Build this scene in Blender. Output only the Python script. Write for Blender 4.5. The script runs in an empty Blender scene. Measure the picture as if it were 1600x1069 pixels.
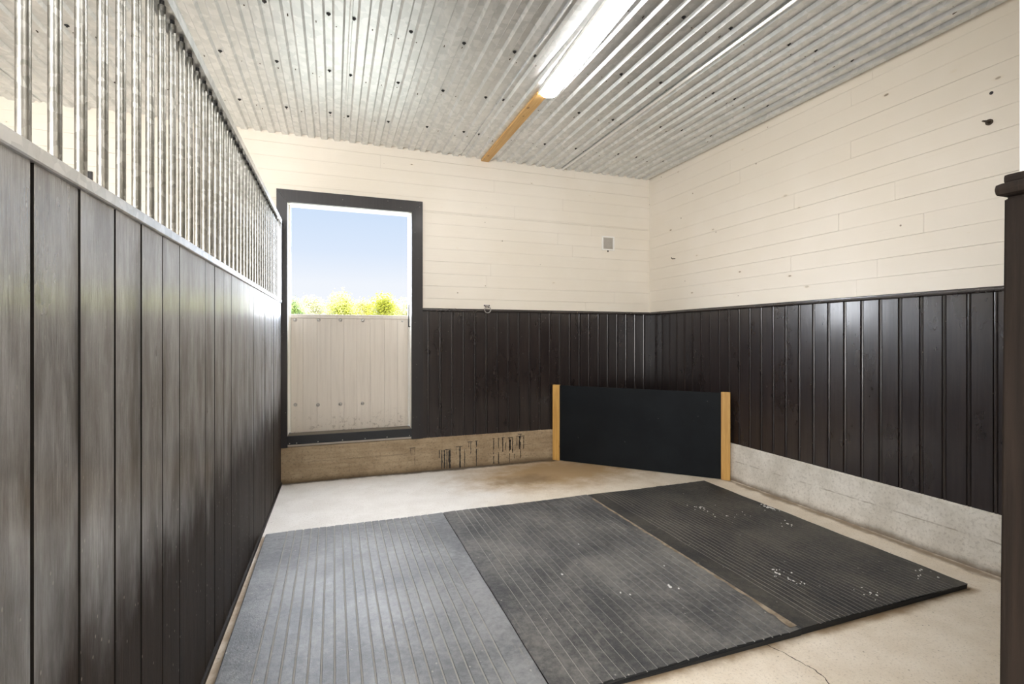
import bpy, bmesh, math, random
from mathutils import Vector, Matrix

random.seed(7)
S = bpy.context.scene
C = S.collection

# ------------------------------------------------------------------ camera
YAW = math.atan(278 / 773.0)
cd = bpy.data.cameras.new('camera')
cam = bpy.data.objects.new('camera', cd)
C.objects.link(cam)
cam.location = (0, 0, 1.25)
cam.rotation_euler = (math.pi / 2, 0, -YAW)
cd.sensor_fit = 'HORIZONTAL'
cd.sensor_width = 36.0
cd.lens = 36.0 * 773.0 / 1600.0
cd.shift_y = -(534.5 - 525.5) / 1600.0
cd.clip_start = 0.02
cd.clip_end = 400
S.camera = cam

# ------------------------------------------------------------------ world, sun, exposure
S.view_settings.view_transform = 'Standard'
S.view_settings.look = 'None'
S.view_settings.gamma = 1.0
S.view_settings.use_curve_mapping = False
S.view_settings.exposure = 0.0

LAMP = 40.0        # radiance of the fluorescent diffusers
SUN = 1.0
SKY_RISE = 25.0     # sky brightened away from the patch behind the door, added to light the room
AISLE_FILL = 285.0       # unseen fill light added in the aisle behind the camera

w = bpy.data.worlds.new('sky')
S.world = w
w.use_nodes = True
nt = w.node_tree
nt.nodes.clear()
tc = nt.nodes.new('ShaderNodeTexCoord')
sx = nt.nodes.new('ShaderNodeSeparateXYZ')
nt.links.new(tc.outputs['Generated'], sx.inputs[0])
cr = nt.nodes.new('ShaderNodeValToRGB')
e = cr.color_ramp.elements
e[0].position = 0.0
e[0].color = (0.93, 0.95, 0.99, 1)
e[1].position = 0.10
e[1].color = (0.885, 0.925, 0.99, 1)
for p, c in ((0.16, (0.73, 0.83, 0.985, 1)), (0.26, (0.60, 0.745, 0.955, 1)), (0.42, (0.80, 0.87, 0.98, 1)), (0.8, (0.84, 0.89, 0.97, 1))):
    k = e.new(p)
    k.color = c
nt.links.new(sx.outputs['Z'], cr.inputs[0])
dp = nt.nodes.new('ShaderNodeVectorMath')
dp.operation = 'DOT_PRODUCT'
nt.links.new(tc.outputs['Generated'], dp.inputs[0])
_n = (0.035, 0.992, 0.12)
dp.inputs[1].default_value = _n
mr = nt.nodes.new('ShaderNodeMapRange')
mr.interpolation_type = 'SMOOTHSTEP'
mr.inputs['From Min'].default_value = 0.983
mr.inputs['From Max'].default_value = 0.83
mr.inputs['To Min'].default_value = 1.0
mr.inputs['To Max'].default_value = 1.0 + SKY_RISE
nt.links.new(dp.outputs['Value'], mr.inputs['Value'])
bg = nt.nodes.new('ShaderNodeBackground')
nt.links.new(cr.outputs[0], bg.inputs['Color'])
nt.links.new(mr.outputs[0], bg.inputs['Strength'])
wo = nt.nodes.new('ShaderNodeOutputWorld')
nt.links.new(bg.outputs[0], wo.inputs['Surface'])

sd = bpy.data.lights.new('sun', 'SUN')
sd.energy = SUN
sd.angle = 0.01
sd.color = (1.0, 0.95, 0.86)
sun = bpy.data.objects.new('sun', sd)
C.objects.link(sun)
sun.rotation_euler = (math.radians(48), 0, math.radians(-25))   # high, behind the building

al = bpy.data.lights.new('aisle_fill', 'AREA')  # added fill, no opening is modelled behind it
al.shape = 'RECTANGLE'
al.size, al.size_y = 3.6, 2.2
al.energy = AISLE_FILL
al.color = (0.97, 0.985, 1.0)
alo = bpy.data.objects.new('aisle_fill', al)
C.objects.link(alo)
alo.location = (-2.1, -1.95, 1.45)
alo.rotation_euler = (math.radians(90), 0, math.radians(-16))

# ------------------------------------------------------------------ dimensions
D = 4.60           # inner face of back wall
XR = 3.26          # inner face of right wall
XL = -4.15         # far wall of the neighbouring stall
YF = -2.50         # far wall of the aisle
ZC = 2.96          # lowest line of the ceiling sheets
ZW = 1.512         # top of the wainscot
ZP = 0.305         # top of the concrete plinth


# ------------------------------------------------------------------ node helper
class NT:
    def __init__(self, name):
        self.m = bpy.data.materials.new(name)
        self.m.use_nodes = True
        self.t = self.m.node_tree
        self.b = self.t.nodes['Principled BSDF']
        self._tc = None

    def n(self, typ, **kw):
        x = self.t.nodes.new(typ)
        for k, v in kw.items():
            setattr(x, k, v)
        return x

    def put(self, sock, v):
        if isinstance(v, bpy.types.NodeSocket):
            self.t.links.new(v, sock)
        elif isinstance(v, (tuple, list)) and len(v) == 3 and sock.type == 'RGBA':
            sock.default_value = (*v, 1)
        else:
            sock.default_value = v

    def obj(self):
        if not self._tc:
            self._tc = self.n('ShaderNodeTexCoord')
        return self._tc.outputs['Object']

    def mapped(self, scale=(1, 1, 1), loc=(0, 0, 0), vec=None):
        x = self.n('ShaderNodeMapping')
        self.put(x.inputs['Vector'], vec or self.obj())
        x.inputs['Scale'].default_value = scale
        x.inputs['Location'].default_value = loc
        return x.outputs[0]

    def xyz(self):
        x = self.n('ShaderNodeSeparateXYZ')
        self.put(x.inputs[0], self.obj())
        return x.outputs

    def noise(self, scale=5, detail=4, rough=0.55, stretch=(1, 1, 1), loc=(0, 0, 0), dist=0.0):
        x = self.n('ShaderNodeTexNoise')
        self.put(x.inputs['Vector'], self.mapped(stretch, loc))
        x.inputs['Scale'].default_value = scale
        x.inputs['Detail'].default_value = detail
        x.inputs['Roughness'].default_value = rough
        x.inputs['Distortion'].default_value = dist
        return x.outputs[0]

    def vor(self, scale=5, stretch=(1, 1, 1), feature='F1', rnd=1.0, loc=(0, 0, 0)):
        x = self.n('ShaderNodeTexVoronoi', feature=feature)
        self.put(x.inputs['Vector'], self.mapped(stretch, loc))
        x.inputs['Scale'].default_value = scale
        x.inputs['Randomness'].default_value = rnd
        return x.outputs

    def math(self, op, a, b=0.0, c=None, clamp=False):
        x = self.n('ShaderNodeMath', operation=op)
        x.use_clamp = clamp
        self.put(x.inputs[0], a)
        self.put(x.inputs[1], b)
        if c is not None:
            self.put(x.inputs[2], c)
        return x.outputs[0]

    def ramp(self, v, a, b, lo=0.0, hi=1.0):
        x = self.n('ShaderNodeMapRange', interpolation_type='SMOOTHSTEP')
        self.put(x.inputs['Value'], v)
        x.inputs['From Min'].default_value = a
        x.inputs['From Max'].default_value = b
        x.inputs['To Min'].default_value = lo
        x.inputs['To Max'].default_value = hi
        return x.outputs[0]

    def mix(self, f, a, b):
        x = self.n('ShaderNodeMix', data_type='RGBA')
        self.put(x.inputs['Factor'], f)
        self.put(x.inputs['A'], a) if False else self.put(x.inputs[6], a)
        self.put(x.inputs[7], b)
        return x.outputs[2]

    def bump(self, h, strength=0.3, dist=0.01, normal=None):
        x = self.n('ShaderNodeBump')
        self.put(x.inputs['Height'], h)
        x.inputs['Strength'].default_value = strength
        x.inputs['Distance'].default_value = dist
        if normal is not None:
            self.put(x.inputs['Normal'], normal)
        return x.outputs[0]

    def set(self, **kw):
        names = dict(color='Base Color', rough='Roughness', metal='Metallic', ior='IOR', normal='Normal',
                     coat='Coat Weight', coat_rough='Coat Roughness', coat_ior='Coat IOR', coat_normal='Coat Normal',
                     emit='Emission Color', emit_s='Emission Strength', spec='Specular IOR Level')
        for k, v in kw.items():
            self.put(self.b.inputs[names[k]], v)
        return self.m


M = {}


def plain(name, color, rough=0.5, metal=0.0, **kw):
    t = NT(name)
    M[name] = t.set(color=color, rough=rough, metal=metal, **kw)


# ------------------------------------------------------------------ materials
def mat_cream(name, axis):
    """cream paint on horizontal boards, knots and nail marks bleeding through"""
    t = NT(name)
    base = t.mix(t.ramp(t.noise(1.6, 3), 0.35, 0.7), (0.79, 0.725, 0.625), (0.82, 0.76, 0.67))
    fx, fy = (1, 0) if axis == 'x' else (0, 1)
    st = (fx, fy, 2.2)
    v = t.vor(4.2, st)
    rnd = t.n('ShaderNodeSeparateColor')
    t.put(rnd.inputs[0], v['Color'])
    # size of each knot differs from cell to cell; many cells have none
    size = t.math('MULTIPLY', t.math('SUBTRACT', rnd.outputs[0], 0.42, clamp=True), 0.125)
    wob = t.math('MULTIPLY', t.math('SUBTRACT', t.noise(40, 3), 0.5), 0.03)
    knot = t.math('SUBTRACT', size, t.math('ADD', v['Distance'], wob))
    kmask = t.ramp(knot, -0.004, 0.016)
    col = t.mix(t.math('MULTIPLY', kmask, t.math('ADD', 0.25, t.math('MULTIPLY', rnd.outputs[1], 0.65))), base, (0.15, 0.105, 0.07))
    # faint halo where resin yellowed the paint
    halo = t.ramp(t.math('SUBTRACT', size, v['Distance']), -0.07, 0.0)
    col = t.mix(t.math('MULTIPLY', halo, 0.18), col, (0.66, 0.52, 0.32))
    v2 = t.vor(7.0, (fx, fy, 1), loc=(3, 1, 2))
    r2 = t.n('ShaderNodeSeparateColor')
    t.put(r2.inputs[0], v2['Color'])
    nail = t.math('MULTIPLY', t.ramp(v2['Distance'], 0.035, 0.055, 1, 0), t.math('GREATER_THAN', r2.outputs[0], 0.62))
    col = t.mix(t.math('MULTIPLY', nail, 0.8), col, (0.22, 0.16, 0.10))
    gst = (0.5, 0.5, 14)
    grain = t.noise(6, 4, 0.6, gst)
    col = t.mix(t.math('MULTIPLY', t.ramp(grain, 0.58, 0.78), 0.10), col, (0.55, 0.47, 0.36))
    M[name] = t.set(color=col, rough=0.42, normal=t.bump(grain, 0.12, 0.004))


mat_cream('cream_paint', 'x')
mat_cream('cream_paint_side', 'y')


def mat_darkwood(name, base_a, base_b, rough, scuff, scale=1.0, ior=1.6, coat=0.6, grain_bump=0.10, coat_ior=1.6, coat_rough=0.12, coat_grain=0.25, coat_bump=0.10, wear=None, speck=0.5):
    """glossy dark stain on vertical boards: grain runs along z"""
    t = NT(name)
    g = t.noise(9 * scale, 6, 0.62, (5, 5, 0.22), dist=0.4)
    fine = t.noise(60, 4, 0.65, (4, 4, 0.16))
    patch = t.noise(2.3, 5, 0.6, (1.6, 1.6, 0.7))
    col = t.mix(t.ramp(g, 0.35, 0.72), base_a, base_b)
    col = t.mix(t.math('MULTIPLY', t.ramp(fine, 0.62, 0.8), 0.5), col, tuple(min(1, c * 2.6) for c in base_b))
    # pale scratches and dust, streaked along the boards
    s1 = t.math('MULTIPLY', t.ramp(t.noise(24, 6, 0.7, (3.4, 3.4, 0.5)), 0.60, 0.78), t.ramp(patch, 0.42, 0.66))
    col = t.mix(t.math('MULTIPLY', s1, scuff), col, (0.36, 0.33, 0.31))
    spk = t.vor(70, (1, 1, 0.6))
    sc = t.n('ShaderNodeSeparateColor')
    t.put(sc.inputs[0], spk['Color'])
    specks = t.math('MULTIPLY', t.ramp(spk['Distance'], 0.10, 0.2, 1, 0), t.math('GREATER_THAN', sc.outputs[0], 0.965))
    col = t.mix(t.math('MULTIPLY', specks, speck), col, (0.5, 0.45, 0.38))
    r = t.math('ADD', rough, t.math('MULTIPLY', t.math('SUBTRACT', patch, 0.5), 0.35), clamp=True)
    h = fine
    wave = t.noise(7, 3, 0.5, (1, 1, 0.5))
    nrm = t.bump(h, grain_bump, 0.006)
    if wear:
        # varnish rubbed dull by the animals below about a metre, still glossy above
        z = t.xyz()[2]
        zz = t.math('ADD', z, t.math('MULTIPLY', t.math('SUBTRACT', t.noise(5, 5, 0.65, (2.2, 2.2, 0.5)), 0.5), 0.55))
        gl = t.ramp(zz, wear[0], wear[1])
        r = t.math('ADD', r, t.math('MULTIPLY', t.math('SUBTRACT', 1.0, gl), 0.30), clamp=True)
        ior = t.math('ADD', 1.42, t.math('MULTIPLY', gl, ior - 1.42))
        coat = t.math('MULTIPLY', gl, coat)
        # pale clouds along the grain: varnish bloom, plus missing reflected glare painted in
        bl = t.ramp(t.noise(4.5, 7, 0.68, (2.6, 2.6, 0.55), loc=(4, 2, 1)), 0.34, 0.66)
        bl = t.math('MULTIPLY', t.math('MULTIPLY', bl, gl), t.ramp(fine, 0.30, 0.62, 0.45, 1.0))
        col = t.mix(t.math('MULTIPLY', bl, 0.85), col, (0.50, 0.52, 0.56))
    M[name] = t.set(color=col, rough=r, ior=ior, normal=nrm, coat=coat, coat_rough=coat_rough, coat_ior=coat_ior,
                    coat_normal=t.bump(t.math('ADD', t.math('MULTIPLY', wave, 0.6), t.math('MULTIPLY', fine, coat_grain)), coat_bump, 0.01))


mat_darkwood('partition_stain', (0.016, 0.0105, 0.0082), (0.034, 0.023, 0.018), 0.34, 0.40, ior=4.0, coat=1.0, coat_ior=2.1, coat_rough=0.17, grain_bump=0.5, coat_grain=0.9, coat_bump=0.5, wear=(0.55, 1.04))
mat_darkwood('wainscot_stain', (0.017, 0.0120, 0.0115), (0.030, 0.021, 0.019), 0.30, 0.20, ior=1.5, coat=0.5)
mat_darkwood('casing_stain', (0.012, 0.0092, 0.0098), (0.019, 0.0145, 0.0148), 0.42, 0.10, ior=1.48, coat=0.12)
mat_darkwood('jamb_stain', (0.0095, 0.0062, 0.0045), (0.022, 0.0145, 0.0105), 0.6, 0.06, ior=1.32, coat=0.0, speck=0.0)


def mat_white_boards():
    t = NT('door_paint')
    g = t.noise(8, 5, 0.6, (5, 5, 0.25))
    col = t.mix(t.ramp(g, 0.4, 0.8), (0.74, 0.67, 0.585), (0.66, 0.59, 0.51))
    z = t.xyz()[2]
    d = t.math('MULTIPLY', t.ramp(z, 0.42, 0.62, 1, 0), t.ramp(t.noise(30, 5, 0.7), 0.52, 0.7))
    col = t.mix(t.math('MULTIPLY', d, 0.7), col, (0.22, 0.16, 0.11))
    M['door_paint'] = t.set(color=col, rough=0.45, normal=t.bump(g, 0.2, 0.004))


mat_white_boards()
plain('white_lining', (0.86, 0.83, 0.76), 0.45)


def mat_galv(name, ca, cb, rough, scale, grime=0.0):
    t = NT(name)
    v = t.vor(scale, feature='F1')
    bw = t.n('ShaderNodeRGBToBW')
    t.put(bw.inputs[0], v['Color'])
    n1 = t.noise(3.5, 4, 0.6)
    f = t.math('ADD', t.math('MULTIPLY', bw.outputs[0], 0.5), t.math('MULTIPLY', n1, 0.5))
    col = t.mix(t.ramp(f, 0.3, 0.75), ca, cb)
    if grime:
        gm = t.ramp(t.noise(14, 5, 0.7, (1, 1, 0.35)), 0.48, 0.72)
        col = t.mix(t.math('MULTIPLY', gm, grime), col, (0.10, 0.09, 0.07))
    r = t.math('ADD', rough, t.math('MULTIPLY', t.math('SUBTRACT', n1, 0.5), 0.2))
    M[name] = t.set(color=col, metal=1.0, rough=r, normal=t.bump(t.noise(30, 4, 0.6), 0.03, 0.003))


mat_galv('ceiling_steel', (0.66, 0.68, 0.69), (0.79, 0.80, 0.81), 0.46, 26)
mat_galv('bar_steel', (0.24, 0.235, 0.215), (0.40, 0.39, 0.365), 0.33, 60, grime=0.45)
mat_galv('rail_steel', (0.70, 0.72, 0.74), (0.86, 0.87, 0.89), 0.34, 40, grime=0.15)
plain('raw_edge', (0.010, 0.008, 0.007), 0.9)
plain('strip_steel', (0.88, 0.89, 0.90), 0.32, 1.0)
plain('black_steel', (0.012, 0.012, 0.014), 0.5)
plain('ring_steel', (0.50, 0.47, 0.455), 0.35, 1.0)
plain('bolt_steel', (0.52, 0.49, 0.46), 0.35, 1.0)
plain('rust_steel', (0.09, 0.07, 0.055), 0.6, 0.6)


def mat_pine(name, a, b, along):
    t = NT(name)
    st = {'y': (6, 0.35, 6), 'z': (6, 6, 0.35)}[along]
    g = t.noise(10, 5, 0.6, st, dist=0.5)
    col = t.mix(t.ramp(g, 0.3, 0.75), a, b)
    v = t.vor(6, {'y': (1.5, 1, 1.5), 'z': (1.5, 1.5, 1)}[along])
    col = t.mix(t.math('MULTIPLY', t.ramp(v['Distance'], 0.07, 0.13, 1, 0), 0.75), col, (0.18, 0.07, 0.02))
    M[name] = t.set(color=col, rough=0.5, normal=t.bump(g, 0.1, 0.003))


mat_pine('batten_pine', (0.60, 0.34, 0.11), (0.72, 0.46, 0.18), 'y')
mat_pine('post_pine', (0.50, 0.26, 0.06), (0.66, 0.39, 0.11), 'z')


def mat_blackboard():
    t = NT('black_film')
    n1 = t.noise(3, 5, 0.6)
    col = t.mix(t.ramp(n1, 0.3, 0.7), (0.0030, 0.0042, 0.0058), (0.0065, 0.0085, 0.0105))
    v = t.vor(26, (1, 0, 1))
    sc = t.n('ShaderNodeSeparateColor')
    t.put(sc.inputs[0], v['Color'])
    sp = t.math('MULTIPLY', t.ramp(v['Distance'], 0.05, 0.12, 1, 0), t.math('GREATER_THAN', sc.outputs[0], 0.93))
    col = t.mix(t.math('MULTIPLY', sp, 0.35), col, (0.35, 0.33, 0.30))
    M['black_film'] = t.set(color=col, rough=0.6, spec=0.18)


mat_blackboard()
plain('sill_rubber', (0.010, 0.011, 0.014), 0.5)


def mat_plinth():
    t = NT('plinth_concrete')
    x, y, z = t.xyz()
    n1 = t.noise(4, 6, 0.65)
    n2 = t.noise(60, 4, 0.7)
    streak = t.noise(5, 5, 0.6, (0.5, 0.5, 7))
    grey = t.mix(t.ramp(n1, 0.3, 0.7), (0.56, 0.515, 0.44), (0.74, 0.695, 0.62))
    tan = t.mix(t.ramp(streak, 0.3, 0.7), (0.36, 0.265, 0.165), (0.47, 0.365, 0.24))
    # the back plinth is stained, the right one is cleaner
    back = t.ramp(y, 4.3, 4.5)
    tan = t.mix(t.math('MULTIPLY', t.ramp(t.noise(3, 6, 0.7), 0.42, 0.62), 0.5), tan, (0.24, 0.165, 0.095))
    col = t.mix(back, grey, tan)
    col = t.mix(t.math('MULTIPLY', t.ramp(n2, 0.48, 0.70), t.math('ADD', 0.32, t.math('MULTIPLY', back, 0.3))), col, (0.17, 0.13, 0.085))
    # soil splashed along the foot
    foot = t.ramp(t.math('ADD', z, t.math('MULTIPLY', n1, 0.07)), 0.035, 0.085, 1, 0)
    col = t.mix(t.math('MULTIPLY', foot, 0.75), col, (0.13, 0.085, 0.045))
    # board mark of the formwork
    line = t.math('ABSOLUTE', t.math('SUBTRACT', z, t.math('ADD', 0.165, t.math('MULTIPLY', t.noise(12, 3), 0.012))))
    fm = t.math('MULTIPLY', t.ramp(line, 0.002, 0.006, 1, 0), t.ramp(t.noise(9, 3, 0.6, (1, 1, 0.1)), 0.4, 0.6))
    col = t.mix(t.math('MULTIPLY', fm, 0.5), col, (0.20, 0.15, 0.10))
    h = t.math('ADD', t.math('MULTIPLY', n2, 0.6), t.math('MULTIPLY', fm, -0.5))
    M['plinth_concrete'] = t.set(color=col, rough=0.85, normal=t.bump(h, 0.35, 0.006))


mat_plinth()


def mat_floor():
    t = NT('floor_concrete')
    x, y, z = t.xyz()
    n1 = t.noise(1.3, 5, 0.6)
    n2 = t.noise(5, 6, 0.65)
    n3 = t.noise(95, 4, 0.75)
    pale = t.mix(t.ramp(n2, 0.3, 0.7), (0.70, 0.655, 0.60), (0.78, 0.74, 0.69))
    sand = t.mix(t.ramp(n2, 0.3, 0.7), (0.72, 0.62, 0.49), (0.82, 0.73, 0.61))
    # paler, greyer patch in front of the door, sandier towards the corner and the aisle
    pm = t.math('MULTIPLY', t.ramp(t.math('ADD', x, t.math('MULTIPLY', n1, 0.8)), 1.2, 2.1, 1, 0), t.ramp(y, 2.6, 3.4))
    col = t.mix(pm, sand, pale)
    # yellow-brown stain by the corner barrier
    dx = t.math('MULTIPLY', t.math('SUBTRACT', x, 1.95), 0.75)
    dy = t.math('SUBTRACT', y, 4.15)
    r = t.math('SQRT', t.math('ADD', t.math('MULTIPLY', dx, dx), t.math('MULTIPLY', t.math('MULTIPLY', dy, dy), 2.2)))
    r = t.math('ADD', r, t.math('MULTIPLY', t.math('SUBTRACT', n2, 0.5), 0.7))
    st = t.ramp(r, 0.25, 0.95, 1, 0)
    col = t.mix(t.math('MULTIPLY', st, 0.85), col, (0.40, 0.245, 0.095))
    dx2 = t.math('SUBTRACT', x, 1.55)
    dy2 = t.math('MULTIPLY', t.math('SUBTRACT', y, 4.02), 2.0)
    r2 = t.math('ADD', t.math('SQRT', t.math('ADD', t.math('MULTIPLY', dx2, dx2), t.math('MULTIPLY', dy2, dy2))),
                t.math('MULTIPLY', t.math('SUBTRACT', n2, 0.5), 0.5))
    col = t.mix(t.math('MULTIPLY', t.ramp(r2, 0.12, 0.36, 1, 0), 0.55), col, (0.20, 0.125, 0.06))
    # soil along the foot of back wall and right wall
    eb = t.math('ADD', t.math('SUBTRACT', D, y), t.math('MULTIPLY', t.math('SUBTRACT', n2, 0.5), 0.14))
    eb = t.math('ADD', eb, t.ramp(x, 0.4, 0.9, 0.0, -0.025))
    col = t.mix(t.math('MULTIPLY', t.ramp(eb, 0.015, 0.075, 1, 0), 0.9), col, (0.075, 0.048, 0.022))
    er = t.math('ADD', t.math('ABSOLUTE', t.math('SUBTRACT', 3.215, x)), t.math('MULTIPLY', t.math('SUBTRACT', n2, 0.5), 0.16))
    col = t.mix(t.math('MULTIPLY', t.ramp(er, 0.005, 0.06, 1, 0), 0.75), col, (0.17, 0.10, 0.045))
    # rusty-brown line that water left round the mats
    bx = t.math('SUBTRACT', t.math('ABSOLUTE', t.math('SUBTRACT', x, 1.275)), 1.675)
    by = t.math('SUBTRACT', t.math('ABSOLUTE', t.math('SUBTRACT', y, 2.47)), 0.93)
    bd = t.math('ADD', t.math('MAXIMUM', bx, by), t.math('MULTIPLY', t.math('SUBTRACT', n2, 0.5), 0.10))
    col = t.mix(t.math('MULTIPLY', t.ramp(bd, 0.0, 0.055, 1, 0), 0.8), col, (0.24, 0.14, 0.055))
    # aggregate specks
    col = t.mix(t.math('MULTIPLY', t.ramp(n3, 0.52, 0.72), 0.55), col, (0.30, 0.235, 0.17))
    sp = t.vor(38, (1, 1, 0))
    sc = t.n('ShaderNodeSeparateColor')
    t.put(sc.inputs[0], sp['Color'])
    spm = t.math('MULTIPLY', t.ramp(sp['Distance'], 0.08, 0.16, 1, 0), t.math('GREATER_THAN', sc.outputs[0], 0.93))
    col = t.mix(t.math('MULTIPLY', spm, 0.6), col, (0.14, 0.10, 0.07))
    M['floor_concrete'] = t.set(color=col, rough=0.72, normal=t.bump(n3, 0.35, 0.005))


mat_floor()
plain('crack_dirt', (0.05, 0.035, 0.025), 0.9)
plain('tar_paint', (0.018, 0.014, 0.012), 0.5)
plain('fleck_white', (0.72, 0.71, 0.68), 0.7)


def mat_rubber(name, dark, dusty, dust_amt, rough):
    t = NT(name)
    n1 = t.noise(2.6, 6, 0.62)
    n2 = t.noise(34, 5, 0.7)
    n3 = t.noise(160, 3, 0.7)
    f = t.math('ADD', t.math('MULTIPLY', n1, 0.6), t.math('MULTIPLY', n2, 0.4))
    col = t.mix(t.math('MULTIPLY', t.ramp(f, 0.36, 0.66), dust_amt), dark, dusty)
    ln = t.noise(10, 5, 0.7, (9, 0.35, 1))
    col = t.mix(t.math('MULTIPLY', t.ramp(ln, 0.60, 0.76), 0.55 * dust_amt), col, (0.40, 0.36, 0.30))
    # light crumbs of dust lying in the pits
    col = t.mix(t.math('MULTIPLY', t.ramp(n3, 0.60, 0.74), 0.30), col, (0.30, 0.29, 0.28))
    v = t.vor(44, (1, 0.7, 0.45))
    sc = t.n('ShaderNodeSeparateColor')
    t.put(sc.inputs[0], v['Color'])
    sp = t.math('MULTIPLY', t.ramp(v['Distance'], 0.10, 0.22, 1, 0), t.math('GREATER_THAN', sc.outputs[0], 0.955))
    col = t.mix(t.math('MULTIPLY', sp, 0.55), col, (0.55, 0.52, 0.47))
    h = t.math('ADD', t.math('MULTIPLY', n2, 0.6), t.math('MULTIPLY', n3, 0.5))
    M[name] = t.set(color=col, rough=rough, normal=t.bump(h, 0.45, 0.006))


mat_rubber('rubber_grey', (0.13, 0.134, 0.145), (0.31, 0.312, 0.32), 0.95, 0.36)
mat_rubber('rubber_mid', (0.040, 0.041, 0.044), (0.20, 0.19, 0.175), 0.95, 0.5)
mat_rubber('rubber_black', (0.018, 0.018, 0.019), (0.095, 0.085, 0.07), 0.9, 0.55)
plain('groove_dust', (0.34, 0.325, 0.30), 0.8)
plain('groove_dust_dark', (0.19, 0.16, 0.125), 0.9)


plain('rubber_edge', (0.011, 0.011, 0.011), 0.7)
plain('groove_dust_right', (0.23, 0.20, 0.165), 0.9)


def mat_seam_dust():
    t = NT('seam_dust')
    col = t.mix(t.ramp(t.noise(20, 4), 0.35, 0.65), (0.20, 0.15, 0.10), (0.36, 0.29, 0.21))
    M['seam_dust'] = t.set(color=col, rough=0.95)


mat_seam_dust()
plain('vent_plastic', (0.86, 0.84, 0.80), 0.4)
plain('vent_slat', (0.52, 0.48, 0.44), 0.5)
plain('lamp_housing', (0.85, 0.85, 0.83), 0.4)
tl = NT('lamp_diffuser')
M['lamp_diffuser'] = tl.set(color=(0.9, 0.9, 0.88), rough=0.3, emit=(1.0, 0.98, 0.945), emit_s=LAMP)


def mat_leaf(name, a, b):
    t = NT(name)
    col = t.mix(t.ramp(t.noise(1.4, 3), 0.3, 0.7), a, b)
    tr = t.n('ShaderNodeBsdfTranslucent')
    t.put(tr.inputs['Color'], col)
    ms = t.n('ShaderNodeMixShader')
    ms.inputs[0].default_value = 0.35
    t.set(color=col, rough=0.6)
    t.put(ms.inputs[1], t.b.outputs[0])
    t.put(ms.inputs[2], tr.outputs[0])
    out = [n for n in t.t.nodes if n.type == 'OUTPUT_MATERIAL'][0]
    t.put(out.inputs['Surface'], ms.outputs[0])
    M[name] = t.m


mat_leaf('leaf_green', (0.055, 0.095, 0.006), (0.10, 0.14, 0.012))
mat_leaf('leaf_pale', (0.155, 0.15, 0.055), (0.20, 0.19, 0.09))
mat_leaf('leaf_yellow', (0.145, 0.15, 0.010), (0.20, 0.195, 0.022))
mat_leaf('leaf_gold', (0.17, 0.145, 0.009), (0.21, 0.19, 0.022))
plain('bark', (0.20, 0.15, 0.09), 0.9)


def mat_grass():
    t = NT('meadow')
    col = t.mix(t.ramp(t.noise(0.8, 6), 0.3, 0.7), (0.10, 0.098, 0.075), (0.16, 0.15, 0.12))
    M['meadow'] = t.set(color=col, rough=0.95)


mat_grass()


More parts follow.
